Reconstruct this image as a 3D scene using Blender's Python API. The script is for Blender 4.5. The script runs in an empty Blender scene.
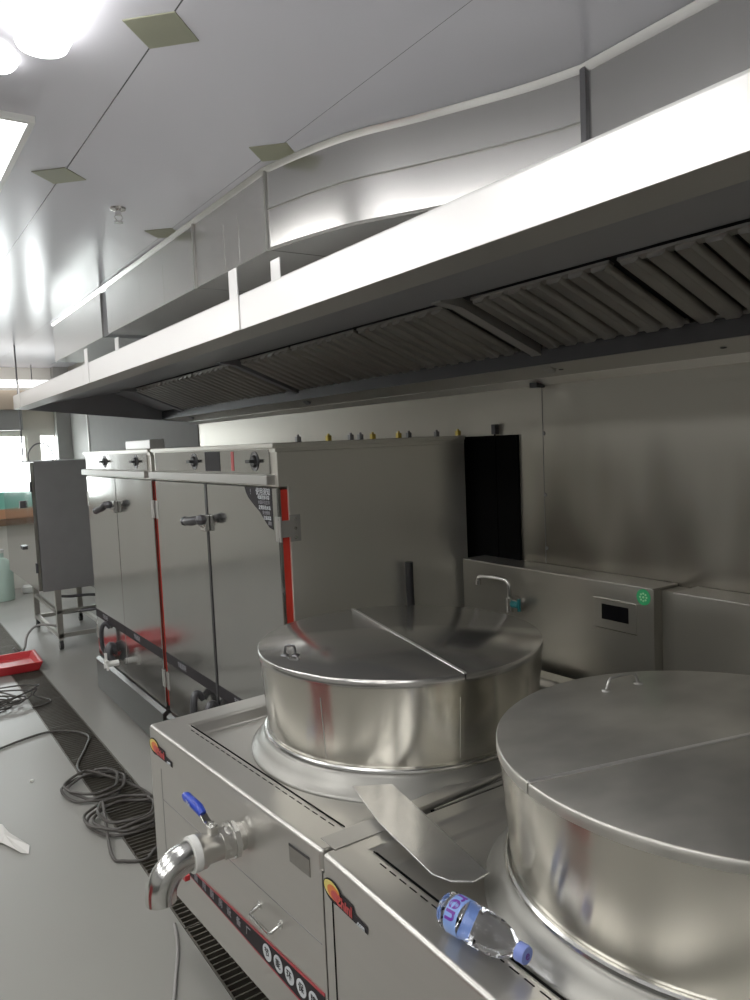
import bpy, math, random
from mathutils import Vector, Matrix
random.seed(7)
PI = math.pi
scn = bpy.context.scene
COL = scn.collection

# ------------------------------------------------------------------ materials
MATS = {}
def mat(name, base=(.8, .8, .8), rough=.5, metal=0., emit=None, estr=0., spec=.5, noise=0., nscale=(8, 8, 8),
        rnoise=0., bump=0., trans=0., ior=1.45, alpha=1., cnoise=None, aniso=0., coat=0.):
    m = bpy.data.materials.new(name); m.use_nodes = True
    nt = m.node_tree; b = nt.nodes['Principled BSDF']
    b.inputs['Base Color'].default_value = (*base, 1)
    b.inputs['Roughness'].default_value = rough
    b.inputs['Metallic'].default_value = metal
    b.inputs['Specular IOR Level'].default_value = spec
    b.inputs['Transmission Weight'].default_value = trans
    b.inputs['IOR'].default_value = ior
    b.inputs['Alpha'].default_value = alpha
    b.inputs['Coat Weight'].default_value = coat
    if emit:
        b.inputs['Emission Color'].default_value = (*emit, 1)
        b.inputs['Emission Strength'].default_value = estr
    if noise or rnoise or bump:
        tc = nt.nodes.new('ShaderNodeTexCoord'); mp = nt.nodes.new('ShaderNodeMapping')
        mp.inputs['Scale'].default_value = nscale
        nt.links.new(tc.outputs['Object'], mp.inputs['Vector'])
        nz = nt.nodes.new('ShaderNodeTexNoise'); nz.inputs['Scale'].default_value = 1.; nz.inputs['Detail'].default_value = 2.
        nt.links.new(mp.outputs['Vector'], nz.inputs['Vector'])
        if noise:
            r = nt.nodes.new('ShaderNodeValToRGB')
            c2 = cnoise or tuple(c * .6 for c in base)
            r.color_ramp.elements[0].position = .12; r.color_ramp.elements[1].position = .88; r.color_ramp.interpolation = 'EASE'
            r.color_ramp.elements[0].color = (*[base[i] * (1 - noise) + c2[i] * noise for i in range(3)], 1)
            r.color_ramp.elements[1].color = (*base, 1)
            nt.links.new(nz.outputs['Fac'], r.inputs['Fac']); nt.links.new(r.outputs['Color'], b.inputs['Base Color'])
        if rnoise:
            mr = nt.nodes.new('ShaderNodeMapRange')
            mr.inputs['From Min'].default_value = .1; mr.inputs['From Max'].default_value = .9; mr.interpolation_type = 'SMOOTHSTEP'
            mr.inputs['To Min'].default_value = max(0.02, rough - rnoise); mr.inputs['To Max'].default_value = rough + rnoise
            nt.links.new(nz.outputs['Fac'], mr.inputs['Value']); nt.links.new(mr.outputs['Result'], b.inputs['Roughness'])
        if bump:
            bp = nt.nodes.new('ShaderNodeBump'); bp.inputs['Strength'].default_value = bump; bp.inputs['Distance'].default_value = .01
            nt.links.new(nz.outputs['Fac'], bp.inputs['Height']); nt.links.new(bp.outputs['Normal'], b.inputs['Normal'])
    MATS[name] = m
    return m

STEEL = mat('brushed_steel', (.54, .525, .49), .30, .9, rnoise=.03, nscale=(2, 2, 30), noise=.12)
STEELW = mat('wall_sheet_steel', (.40, .385, .34), .30, .85, rnoise=.04, nscale=(1.2, .9, .5), noise=.4)
DECK = mat('deck_steel', (.56, .545, .51), .34, .9, rnoise=.04, nscale=(4, 4, 4), noise=.15)
def darker_foot(m):
    # wall turns darker brown toward its foot, broken up by noise
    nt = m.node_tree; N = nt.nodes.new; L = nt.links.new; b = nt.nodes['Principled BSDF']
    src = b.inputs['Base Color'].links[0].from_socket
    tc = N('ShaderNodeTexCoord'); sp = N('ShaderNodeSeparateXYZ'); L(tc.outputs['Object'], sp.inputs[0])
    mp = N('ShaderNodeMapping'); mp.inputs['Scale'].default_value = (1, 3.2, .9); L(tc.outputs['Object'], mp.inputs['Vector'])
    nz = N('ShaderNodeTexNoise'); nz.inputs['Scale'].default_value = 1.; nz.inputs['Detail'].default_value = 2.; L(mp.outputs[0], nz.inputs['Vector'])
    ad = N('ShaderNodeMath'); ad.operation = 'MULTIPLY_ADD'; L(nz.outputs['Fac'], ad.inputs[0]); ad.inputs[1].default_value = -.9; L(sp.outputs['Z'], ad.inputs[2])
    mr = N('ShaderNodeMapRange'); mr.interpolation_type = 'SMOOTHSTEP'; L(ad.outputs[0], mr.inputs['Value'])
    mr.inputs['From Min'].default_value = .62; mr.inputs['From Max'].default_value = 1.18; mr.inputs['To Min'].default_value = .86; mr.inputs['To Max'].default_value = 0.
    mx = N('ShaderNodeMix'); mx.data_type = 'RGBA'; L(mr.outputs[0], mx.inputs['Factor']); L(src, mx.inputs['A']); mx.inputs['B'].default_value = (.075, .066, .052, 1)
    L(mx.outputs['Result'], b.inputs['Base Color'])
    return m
WALLM = darker_foot(mat('wall_steel_dark_foot', (.46, .44, .385), .32, .82, rnoise=.04, nscale=(1.2, .9, .5), noise=.3))
def brushed(m, amount=.8, rot=.25):
    nt = m.node_tree; b = nt.nodes['Principled BSDF']; t = nt.nodes.new('ShaderNodeTangent'); t.direction_type = 'RADIAL'; t.axis = 'Z'
    b.inputs['Anisotropic'].default_value = amount; b.inputs['Anisotropic Rotation'].default_value = rot
    nt.links.new(t.outputs[0], b.inputs['Tangent'])
    return m
KET = mat('kettle_steel', (.54, .52, .46), .20, .97, rnoise=.03, nscale=(3, 3, .4), noise=.15)
LIDM = mat('lid_steel', (.50, .49, .465), .19, .92, nscale=(2.5, 2.5, 2.5), noise=.1)
LIDW = mat('worn_lid_steel', (.52, .505, .46), .33, .8, nscale=(9, 13, 9), noise=.75)
CAB = mat('cabinet_steel', (.40, .40, .385), .13, .97, rnoise=.03, nscale=(1.5, 6, .6), noise=.15)
CABS = mat('cabinet_side_steel', (.78, .765, .70), .30, .85, rnoise=.03, nscale=(1, 1, 3), noise=.12)
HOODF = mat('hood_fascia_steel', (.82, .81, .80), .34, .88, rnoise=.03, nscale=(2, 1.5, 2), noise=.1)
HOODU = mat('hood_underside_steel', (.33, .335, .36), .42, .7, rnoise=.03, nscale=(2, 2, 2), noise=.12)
HOODL = mat('hood_trim_steel', (.46, .45, .425), .42, .8, rnoise=.03, nscale=(2, 2, 2), noise=.1)
BAFF = mat('baffle_steel', (.46, .445, .42), .30, .9)
DUCT = mat('duct_steel', (.64, .63, .61), .24, .9, rnoise=.04, nscale=(1.5, 1.2, 1.5), noise=.12, bump=.03)
brushed(KET, .9)
CHROME = mat('chrome', (.66, .66, .64), .19, 1., rnoise=.02)
SKIRT = mat('kettle_skirt_steel', (.25, .245, .225), .38, .85, noise=.1)
HTOP = mat('galvanised_hood_top', (.72, .72, .70), .5, .2, noise=.1)
TUBE = mat('tube_light_glow', (.9, .9, .9), .4, emit=(1, 1, 1), estr=2.5, noise=.02)
LOWBAND = mat('added_dark_band', (.06, .06, .055), .5, noise=.2)
BASEM = mat('cabinet_base_steel', (.11, .11, .105), .35, .85, noise=.2)
RACKM = mat('rack_side_steel', (.34, .34, .35), .38, .8, noise=.2)
DARKM = mat('dark_painted_metal', (.07, .07, .075), .4, .6, noise=.3)
GREYM = mat('grey_metal', (.22, .22, .23), .35, .9, noise=.3)
BLACK = mat('black_plastic', (.018, .018, .02), .42, noise=.3)
GAPM = mat('gap_black', (.003, .003, .003), .9, spec=.05, noise=.2)
SCREEN = mat('display_black', (.004, .004, .005), .12, noise=.2)
RED = mat('red_rubber', (.50, .028, .016), .45, noise=.3)
REDP = mat('red_plastic', (.50, .03, .035), .38, noise=.25)
BLUE = mat('blue_vinyl', (.012, .045, .42), .35, noise=.2)
WHITEP = mat('white_plastic', (.75, .75, .72), .4, noise=.1)
TEAL = mat('teal_plastic', (.01, .13, .14), .35, noise=.2)
GREEN = mat('green_sticker', (.03, .40, .14), .45, noise=.2)
GREENL = mat('pale_green_print', (.35, .75, .40), .5, noise=.1)
BRASS = mat('brass', (.55, .42, .10), .35, 1., noise=.3)
STRIPE = mat('stripe_black', (.018, .016, .018), .6, spec=.2, noise=.2)
STRIPER = mat('stripe_red', (.32, .02, .03), .35, noise=.2)
PRINTW = mat('print_white', (.55, .58, .60), .5, noise=.1)
PRINTG = mat('print_grey', (.22, .22, .24), .5, noise=.1)
YEL = mat('print_yellow', (.60, .50, .12), .5, noise=.1)
ORG = mat('print_orange', (.55, .14, .03), .5, noise=.1)
PRED = mat('print_red', (.42, .05, .05), .5, noise=.1)
PURP = mat('print_purple', (.14, .02, .30), .5, noise=.1)
LBLUE = mat('label_blue', (.20, .34, .72), .4, noise=.1)
CAPB = mat('cap_blue', (.20, .27, .68), .4, noise=.1)
PET = mat('clear_plastic', (.86, .88, .95), .06, 0, trans=1., ior=1.2, noise=.05)
WATER = mat('water', (.93, .95, .97), .02, 0, trans=1., ior=1.33, noise=.03)
FLOOR = mat('grey_floor', (.25, .246, .225), .36, 0, spec=.45, rnoise=.08, nscale=(1.3, 1.3, 1.3), noise=.22, bump=.01)
TRENCH = mat('trench_dark', (.035, .033, .03), .7, noise=.4)
GRATE = mat('grate_metal', (.17, .155, .13), .45, .8, noise=.5, nscale=(20, 20, 20))
CABLE = mat('cable_rubber', (.055, .05, .045), .5, noise=.2)
CABLEG = mat('grey_cable', (.26, .25, .24), .5, noise=.2)
PAPER = mat('paper', (.62, .61, .58), .7, noise=.1, bump=.2)
GREYW = mat('matte_grey_wall', (.17, .17, .16), .7, spec=.25, noise=.15)
PWALL = mat('painted_wall', (.36, .355, .34), .55, noise=.1, nscale=(2, 2, 2))
BEIGE = mat('beige_soffit', (.52, .42, .32), .6, noise=.15)
CREAM = mat('cream_paint', (.74, .72, .66), .5, noise=.1)
GREYP = mat('grey_paint', (.30, .30, .285), .5, noise=.2)
MINT = mat('mint_plastic', (.50, .66, .58), .45, noise=.15)
MINTP = mat('mint_panel', (.22, .62, .50), .5, noise=.1)
ORP = mat('orange_panel', (.62, .30, .16), .5, noise=.1)
BRN = mat('brown_wood', (.20, .12, .07), .5, noise=.4)
INSERT = mat('olive_insert', (.27, .275, .19), .5, noise=.1)
LAMP = mat('lamp_diffuser', (.9, .9, .9), .4, emit=(1, .99, .97), estr=9., noise=.02)
SKYG = mat('bright_window_glass', (.9, .95, 1), .1, emit=(.95, 1, 1), estr=8., noise=.02)
LABELP = mat('etched_plate', (.36, .35, .32), .4, 1., noise=.3, nscale=(60, 60, 60))

# ceiling: glossy coated metal panels with fine seams
def ceiling_mat():
    m = bpy.data.materials.new('ceiling_panels'); m.use_nodes = True
    nt = m.node_tree; b = nt.nodes['Principled BSDF']; N = nt.nodes.new; L = nt.links.new
    tc = N('ShaderNodeTexCoord'); sp = N('ShaderNodeSeparateXYZ'); L(tc.outputs['Object'], sp.inputs[0])
    def line(out, off, period, w):
        a = N('ShaderNodeMath'); a.operation = 'SUBTRACT'; L(out, a.inputs[0]); a.inputs[1].default_value = off
        p = N('ShaderNodeMath'); p.operation = 'PINGPONG'; L(a.outputs[0], p.inputs[0]); p.inputs[1].default_value = period / 2
        c = N('ShaderNodeMath'); c.operation = 'LESS_THAN'; L(p.outputs[0], c.inputs[0]); c.inputs[1].default_value = w
        return c.outputs[0]
    l1 = line(sp.outputs['X'], .705, 1.2, .0022); l2 = line(sp.outputs['X'], .105, 1.2, .0009); l3 = line(sp.outputs['Y'], 1.93, 1.18, .0009)
    mx = N('ShaderNodeMath'); mx.operation = 'MAXIMUM'; L(l1, mx.inputs[0]); L(l2, mx.inputs[1])
    mx2 = N('ShaderNodeMath'); mx2.operation = 'MAXIMUM'; L(mx.outputs[0], mx2.inputs[0]); mx2.inputs[1].default_value = 0.
    mix = N('ShaderNodeMix'); mix.data_type = 'RGBA'
    mix.inputs['A'].default_value = (.68, .68, .735, 1); mix.inputs['B'].default_value = (.06, .06, .065, 1)
    L(mx2.outputs[0], mix.inputs['Factor']); L(mix.outputs['Result'], b.inputs['Base Color'])
    nz = N('ShaderNodeTexNoise'); nz.inputs['Scale'].default_value = 1.6; L(tc.outputs['Object'], nz.inputs['Vector'])
    bp = N('ShaderNodeBump'); bp.inputs['Strength'].default_value = .12; bp.inputs['Distance'].default_value = .02
    L(nz.outputs['Fac'], bp.inputs['Height']); L(bp.outputs['Normal'], b.inputs['Normal'])
    b.inputs['Roughness'].default_value = .20; b.inputs['Metallic'].default_value = .1; b.inputs['Specular IOR Level'].default_value = .6
    return m
CEIL = ceiling_mat()

# ------------------------------------------------------------------ mesh helpers
class MB:
    def __init__(s): s.v = []; s.f = []; s.M = None
    def add(s, vs, fs):
        o = len(s.v)
        s.v += [tuple(s.M @ Vector(p)) if s.M else tuple(p) for p in vs]
        s.f += [tuple(i + o for i in f) for f in fs]
        return s
    def box(s, x0, x1, y0, y1, z0, z1):
        return s.hexa([(x0, y0, z0), (x1, y0, z0), (x1, y1, z0), (x0, y1, z0), (x0, y0, z1), (x1, y0, z1), (x1, y1, z1), (x0, y1, z1)])
    def hexa(s, p):
        return s.add(p, [(0, 3, 2, 1), (4, 5, 6, 7), (0, 1, 5, 4), (1, 2, 6, 5), (2, 3, 7, 6), (3, 0, 4, 7)])
    def prism(s, poly, vec):
        n = len(poly); v = Vector(vec)
        a = [Vector(p) for p in poly]
        return s.add(a + [p + v for p in a], [tuple(range(n))[::-1], tuple(range(n, 2 * n))] + [(i, (i + 1) % n, n + (i + 1) % n, n + i) for i in range(n)])
    def tube(s, pts, r, n=10, cap=True, closed=False):
        pts = [Vector(p) for p in pts]; m = len(pts)
        rs = r if isinstance(r, (list, tuple)) else [r] * m
        vs = []; up = None
        for i in range(m):
            if closed: t = pts[(i + 1) % m] - pts[i - 1]
            else: t = pts[min(i + 1, m - 1)] - pts[max(i - 1, 0)]
            if t.length < 1e-9: t = Vector((0, 0, 1))
            t.normalize()
            if up is None:
                up = Vector((0, 0, 1)) if abs(t.z) < .9 else Vector((1, 0, 0))
            a = t.cross(up)
            if a.length < 1e-6: a = t.orthogonal()
            a.normalize(); b = a.cross(t); up = b
            for k in range(n):
                q = 2 * PI * k / n
                vs.append(pts[i] + (a * math.cos(q) + b * math.sin(q)) * rs[i])
        fs = []
        for i in range(m if closed else m - 1):
            j = (i + 1) % m
            for k in range(n):
                fs.append((i * n + k, j * n + k, j * n + (k + 1) % n, i * n + (k + 1) % n))
        if cap and not closed:
            fs.append(tuple(range(n))); fs.append(tuple(range((m - 1) * n, m * n))[::-1])
        return s.add(vs, fs)
    def cyl(s, a, b, r, n=20): return s.tube([a, b], r, n)
    def lathe(s, prof, c=(0, 0, 0), n=64, a0=0., a1=2 * PI, M=None):
        full = abs(a1 - a0 - 2 * PI) < 1e-6
        steps = n if full else n + 1
        vs = []
        for i in range(steps):
            a = a0 + (a1 - a0) * i / n
            for (r, z) in prof:
                p = Vector((r * math.cos(a), r * math.sin(a), z))
                if M: p = M @ p
                vs.append(p + Vector(c))
        k = len(prof); fs = []
        for i in range(n):
            j = (i + 1) % steps
            for q in range(k - 1):
                fs.append((i * k + q, j * k + q, j * k + q + 1, i * k + q + 1))
        return s.add(vs, fs)
    def disc(s, c, r, axis=(0, 0, 1), n=32):
        ax = Vector(axis).normalized(); a = ax.orthogonal().normalized(); b = ax.cross(a)
        return s.add([Vector(c) + (a * math.cos(2 * PI * i / n) + b * math.sin(2 * PI * i / n)) * r for i in range(n)], [tuple(range(n))])
    def build(s, name, m, parent=None, bevel=0., smooth=False, seg=2, ang=None):
        me = bpy.data.meshes.new(name); me.from_pydata(s.v, [], s.f); me.validate(); me.update()
        import bmesh
        bm = bmesh.new(); bm.from_mesh(me); bmesh.ops.remove_doubles(bm, verts=bm.verts, dist=1e-6)
        bmesh.ops.recalc_face_normals(bm, faces=bm.faces); bm.to_mesh(me); bm.free()
        o = bpy.data.objects.new(name, me); COL.objects.link(o)
        me.materials.append(m)
        if parent is not None: o.parent = parent
        if smooth:
            for p in me.polygons: p.use_smooth = True
            try:
                me.set_sharp_from_angle(angle=math.radians(ang or 35))
            except Exception: pass
        if bevel:
            bv = o.modifiers.new('bevel', 'BEVEL'); bv.width = bevel; bv.segments = seg; bv.limit_method = 'ANGLE'; bv.angle_limit = math.radians(35)
            for p in me.polygons: p.use_smooth = True
            try: me.set_sharp_from_angle(angle=math.radians(50))
            except Exception: pass
            bv.harden_normals = True
        return o

def box(name, m, b, parent=None, bevel=0.): return MB().box(*b).build(name, m, parent, bevel)
def spline(pts, sub=8, closed=False):
    P = [Vector(p) for p in pts]; n = len(P); out = []
    rng = n if closed else n - 1
    for i in range(rng):
        if closed: a, b, c, d = P[i - 1], P[i], P[(i + 1) % n], P[(i + 2) % n]
        else: a, b, c, d = P[max(i - 1, 0)], P[i], P[i + 1], P[min(i + 2, n - 1)]
        for k in range(sub):
            t = k / sub
            out.append(.5 * ((2 * b) + (c - a) * t + (2 * a - 5 * b + 4 * c - d) * t * t + (3 * b - a - 3 * c + d) * t ** 3))
    if not closed: out.append(P[-1])
    return out
def tag(o, label=None, cat=None, group=None, kind=None):
    if label: o['label'] = label
    if cat: o['category'] = cat
    if group: o['group'] = group
    if kind: o['kind'] = kind
    return o
def thing(name, label, cat, loc=(0, 0, 0), rz=0., group=None):
    o = bpy.data.objects.new(name, None); COL.objects.link(o); o.empty_display_size = .1
    o.location = loc; o.rotation_euler = (0, 0, rz)
    return tag(o, label, cat, group)
def struct(o): o['kind'] = 'structure'; return o
def copy_tree(o, parent=None):
    c = o.copy(); COL.objects.link(c); c.parent = parent
    for ch in list(o.children): copy_tree(ch, c)
    return c
def text(name, body, size, M, m, parent, ex=.0004, bold=0.):
    cu = bpy.data.curves.new(name, 'FONT'); cu.body = body; cu.size = size; cu.extrude = ex; cu.offset = bold
    cu.align_x = 'CENTER'; cu.align_y = 'CENTER'; cu.resolution_u = 3
    t = bpy.data.objects.new(name + '_curve', cu); COL.objects.link(t)
    dg = bpy.context.evaluated_depsgraph_get(); me = bpy.data.meshes.new_from_object(t.evaluated_get(dg))
    bpy.data.objects.remove(t); bpy.data.curves.remove(cu)
    me.transform(M); me.materials.clear(); me.materials.append(m); me.name = name
    o = bpy.data.objects.new(name, me); COL.objects.link(o); o.parent = parent
    return o
def frame(o, x, y):
    """matrix putting text x along x, y along y, origin o"""
    x = Vector(x).normalized(); y = Vector(y).normalized(); z = x.cross(y)
    return Matrix(((x.x, y.x, z.x, o[0]), (x.y, y.y, z.y, o[1]), (x.z, y.z, z.z, o[2]), (0, 0, 0, 1)))

H = 1.6
ZC = 2.65       # ceiling
XW = 2.15       # steel wall
YE = 10.        # end wall

# ------------------------------------------------------------------ room shell
GX0, GX1 = .765, .972
fl = MB()
fl.box(-4, GX0, -3, YE, -.05, 0); fl.box(GX1, XW, -3, YE, -.05, 0); fl.box(GX0, GX1, 9.4, YE, -.05, 0); fl.box(GX0, GX1, -3, -.6, -.05, 0)
struct(fl.build('floor', FLOOR))
tr = MB(); tr.box(GX0 - .02, GX1 + .02, -.6, 9.4, -.2, -.18); tr.box(GX0 - .02, GX0, -.6, 9.4, -.18, -.05); tr.box(GX1, GX1 + .02, -.6, 9.4, -.18, -.05)
struct(tr.build('floor_drain_channel', TRENCH))
struct(box('ceiling', CEIL, (-4, XW, -3, YE, ZC, ZC + .05)))
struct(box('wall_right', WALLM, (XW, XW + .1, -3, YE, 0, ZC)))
struct(box('wall_left', PWALL, (-4.1, -4, -3, YE, 0, ZC)))
struct(box('wall_back', PWALL, (-4, XW, -3.1, -3, 0, ZC)))
struct(box('trim_8', LOWBAND, (-4, -3.97, -3, YE, 0, 1.15)))  # unseen dark band added to darken the lower reflections in the steel
# joints of the steel wall cladding
for i, y in enumerate((2.05, .85, -.35)):
    t = MB().box(XW - .0015, XW, y - .0012, y + .0012, .0, 1.775)
    struct(t.build('trim_%d' % (i + 1), GREYM))
for z in (1.60, 1.366, 1.16):
    o = MB().lathe([(0.0, .004), (.006, .003), (.008, 0)], n=12, M=Matrix.Rotation(-PI / 2, 4, 'Y')).build('rivet', GREYM)
    o.location = (XW, 2.045, z)
    tag(o, {1.60: 'small dark rivet on the steel wall joint, the uppermost one', 1.366: 'small dark rivet halfway down the steel wall joint', 1.16: 'small dark rivet low on the steel wall joint near the splashback'}[z], 'rivet')

# end wall with windows: openings at x(-1.2..1.50) and (1.74..2.0), z .95..1.87
ew = MB()
W1 = (-.10, 1.66); W2 = (1.78, 2.0); ZW0, ZW1 = 1.02, 1.86
ew.box(-4, W1[0], YE, YE + .12, 0, ZC); ew.box(W1[0], W2[1], YE, YE + .12, 0, ZW0); ew.box(W1[0], W2[1], YE, YE + .12, ZW1, ZC)
ew.box(W1[1], W2[0], YE, YE + .12, ZW0, ZW1); ew.box(W2[1], XW, YE, YE + .12, 0, ZC)
struct(ew.build('wall_end', CREAM))
for i, (a, b) in enumerate((W1, W2)):
    fr = MB(); t = .03
    for c in ((a, a + t, ZW0, ZW1), (b - t, b, ZW0, ZW1), (a + t, b - t, ZW0, ZW0 + t), (a + t, b - t, ZW1 - t, ZW1)):
        fr.box(c[0], c[1], YE + .02, YE + .07, c[2], c[3])
    if i == 0: fr.box(.78, .83, YE + .02, YE + .07, ZW0 + t, ZW1 - t)
    w = struct(fr.build('window_%d' % (i + 1), CREAM))
    g = MB().box(a + t, b - t, YE + .075, YE + .085, ZW0 + t, ZW1 - t).build('window_pane', SKYG, w)
# upper transom windows
tw = MB(); tw.box(-.10, 1.95, YE - .02, YE - .005, 1.90, 1.925)
struct(tw.build('trim_5', CREAM))
o = MB().box(-2.6, 1.97, 9.72, 9.998, 2.14, 2.36).build('blind_box', BEIGE); tag(o, 'long beige box mounted above the far windows', 'blind box')
o = MB().cyl((-2.4, 9.66, 2.43), (1.97, 9.66, 2.43), .045, 16).build('tube_light', TUBE, smooth=True); tag(o, 'long white tube light under the ceiling at the far windows', 'tube light')
for x in (-1.8, 0., 1.7): MB().cyl((x, 9.66, 2.475), (x, 9.66, ZC), .006, 8).build('hanger', GREYM, o)
o = MB().box(.6, 1.58, 9.75, 9.998, 1.90, 2.139).build('roller_shutter_box', GREYP); tag(o, 'grey box hanging under the beige box at far left', 'box')
o = MB().box(.2, 1.36, 9.88, 9.97, .98, 1.18).build('sill_panel', MINTP); tag(o, 'mint green panel standing at the foot of the far window', 'panel')
o = MB().box(.2, 1.36, 9.86, 9.97, .86, .97).build('sill_panel', ORP); tag(o, 'orange panel below the mint green one at far left', 'panel')
o = MB().box(.2, 1.38, 9.84, 9.97, .78, .85).build('wooden_rail', BRN); tag(o, 'dark brown rail under the orange panel at far left', 'rail')
# pillar with white corner trim
struct(box('wall_pillar', GREYP, (1.975, XW, 9.85, 9.999, 0, ZC)))
struct(box('trim_9', GREYP, (XW - .008, XW, 9.02, 9.85, 0, 2.34)))
struct(box('trim_10', GREYW, (XW - .006, XW, 5.62, 8.98, 0, 2.34)))
struct(box('trim_7', WHITEP, (XW - .02, XW, 8.98, 9.02, 0, 2.34)))
o = MB().cyl((1.275, 8.0, 1.35), (1.275, 8.0, ZC), .008, 8).build('hanging_rod', GREYM); tag(o, 'thin vertical rod hanging from the ceiling before the far windows', 'rod')

# ceiling inserts (turned square tiles)
names = [((.705, 1.93), 'olive square ceiling tile nearest the camera, cut by the long seam'),
         ((.697, 3.10), 'olive square ceiling tile further along the long seam'),
         ((1.31, 2.52), 'olive square ceiling tile touching the duct where it bends'),
         ((1.30, 3.69), 'olive square ceiling tile beside the straight far duct')]
for (x, y), lb in names:
    r = .098
    o = MB().prism([(x - r, y, ZC - .003), (x, y - r, ZC - .003), (x + r, y, ZC - .003), (x, y + r, ZC - .003)], (0, 0, .004)).build('ceiling_tile', INSERT)
    tag(o, lb, 'ceiling tile', 'olive square ceiling tiles')

# sprinkler
t = thing('ceiling_sprinkler', 'small chrome sprinkler head on the ceiling between the tiles', 'sprinkler', (.997, 3.40, ZC))
MB().lathe([(0, 0), (.035, 0), (.032, -.008), (.012, -.012), (.012, -.03), (0, -.03)], n=24).build('escutcheon', CHROME, t, smooth=True)
f = MB()
for sx in (-1, 1): f.tube([(sx * .01, 0, -.025), (sx * .018, 0, -.04), (sx * .004, 0, -.058)], .003, 6)
f.lathe([(0, -.058), (.02, -.058), (.02, -.062), (0, -.062)], n=16)
f.build('deflector', CHROME, t, smooth=True)

# ------------------------------------------------------------------ ceiling lamps (glowing meshes, partly added out of view)
def panel_lamp(x0, x1, y0, y1, label):
    t = thing('ceiling_light', label, 'ceiling light', ((x0 + x1) / 2, y0, ZC), group='ceiling lights')
    w = (x1 - x0) / 2; L = y1 - y0
    fr = MB()
    fr.box(-w - .02, -w, -.02, L + .02, -.02, 0); fr.box(w, w + .02, -.02, L + .02, -.02, 0); fr.box(-w, w, -.02, 0, -.02, 0); fr.box(-w, w, L, L + .02, -.02, 0)
    fr.build('frame', WHITEP, t)
    MB().box(-w, w, 0, L, -.012, -.004).build('diffuser', LAMP, t)
    return t
panel_lamp(.10, .505, 2.62, 3.45, 'bright rectangular ceiling light at the left edge, behind the rounded one')
t = thing('ceiling_light', 'bright ceiling light with a rounded end at the top left corner', 'ceiling light', (.445, .8, ZC))
pr = []
for i in range(17):
    a = PI * i / 16; pr.append((.062 * math.cos(a), 1.26 + .062 * math.sin(a), -.05))
pr += [(-.062, 0, -.05), (.062, 0, -.05)]
MB().prism(pr, (0, 0, .04)).build('diffuser', LAMP, t, bevel=.012)
MB().box(-.04, .04, .02, 1.24, -.01, 0).build('base_plate', WHITEP, t)
t = thing('ceiling_light', 'small round glow for a lamp reflection at the left edge of the ceiling', 'ceiling light', (.372, 2.262, ZC))
MB().lathe([(0, -.03), (.038, -.028), (.05, -.015), (.052, 0)], n=24).build('diffuser', LAMP, t, smooth=True)  # glowing disc in place of a bright lamp reflection in the ceiling
k = 0
for x in (-2.6, -1.2):  # unseen panels added to supply most of the room's light
    for y in (-2.2, -.4, 1.4, 3.2, 5.2, 7.4):
        panel_lamp(x, x + .5, y, y + 1.1, 'added rectangular panel light out of view over the open aisle')

# ------------------------------------------------------------------ duct over the hood
duct = thing('ventilation_duct', 'large rectangular steel duct under the ceiling above the hood, curving toward the wall', 'duct', (1.35, 2.68, 2.345))
ox, oy, oz = 1.35, 2.68, 2.345
Z0, Z1 = 2.345, ZC - .002
def seg(path, m, name='duct_section', z0=Z0, smooth=True):
    b = MB(); n = len(path); vs = []
    for (x, y) in path: vs += [(x - ox, y - oy, z0 - oz), (x - ox, y - oy, Z1 - oz), (XW - .003 - ox, y - oy, Z1 - oz), (XW - .003 - ox, y - oy, z0 - oz)]
    fs = []
    for i in range(n - 1):
        for q in range(4): fs.append((i * 4 + q, (i + 1) * 4 + q, (i + 1) * 4 + (q + 1) % 4, i * 4 + (q + 1) % 4))
    fs += [(0, 1, 2, 3), tuple((n - 1) * 4 + q for q in (3, 2, 1, 0))]
    b.add(vs, fs)
    return b.build(name, m, duct, smooth=smooth)
curve = [(p.x, p.y) for p in spline([(1.35, 2.676, 0), (1.393, 2.478, 0), (1.464, 2.25, 0), (1.589, 2.02, 0), (1.712, 1.776, 0), (1.765, 1.654, 0), (1.805, 1.53, 0)], 5)]
seg([(1.35, 3.44), (1.35, 2.684)], DUCT)
seg([(1.349, 4.98), (1.35, 3.446)], DUCT)
seg([(1.349, 6.6), (1.349, 5.13)], DUCT)
seg([(1.36, 5.128), (1.36, 4.982)], GREYM, 'flexible_joint')
seg(curve, DUCT)
seg([(1.807, 1.524), (1.807, .3)], DUCT); seg([(1.807, .294), (1.807, -1.3)], DUCT)
for y in (2.68, 3.443):
    MB().box(-.008, .0, y - .006 - oy, y + .006 - oy, -.004, .303).build('joint_flange', HOODL, duct)
MB().box(1.795 - ox, 1.807 - ox, 1.515 - oy, 1.535 - oy, -.004, .303).build('joint_flange', GREYM, duct)
r = MB(); r.tube([(x - ox - .001, y - oy, .149) for x, y in curve], .0035, 6); r.build('rib', HOODL, duct, smooth=True)
r = MB(); r.tube([(x - ox, y - oy, .002) for x, y in curve], .006, 6); r.build('bottom_bead', HOODL, duct, smooth=True)
tp = [(1.349, 6.6), (1.349, 5.13), (1.35, 2.68)] + curve[1:] + [(1.807, -1.3)]
b = MB(); vs = []
for x, y in tp: vs += [(x - .016 - ox, y - oy, .303), (x - .003 - ox, y - oy, .286), (x + .01 - ox, y - oy, .276), (x + .01 - ox, y - oy, .303)]
b.add(vs, [(i * 4 + q, i * 4 + 4 + q, i * 4 + 4 + (q + 1) % 4, i * 4 + (q + 1) % 4) for i in range(len(tp) - 1) for q in range(4)])
b.build('ceiling_flange', DUCT, duct, smooth=True)
for y in (2.95, 3.1, 3.9, 4.3, 4.55): # faint sheet folds
    MB().box(-.001, .0, y - .002 - oy, y + .002 - oy, .0, .2).build('seam_fold', DUCT, duct)

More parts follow.
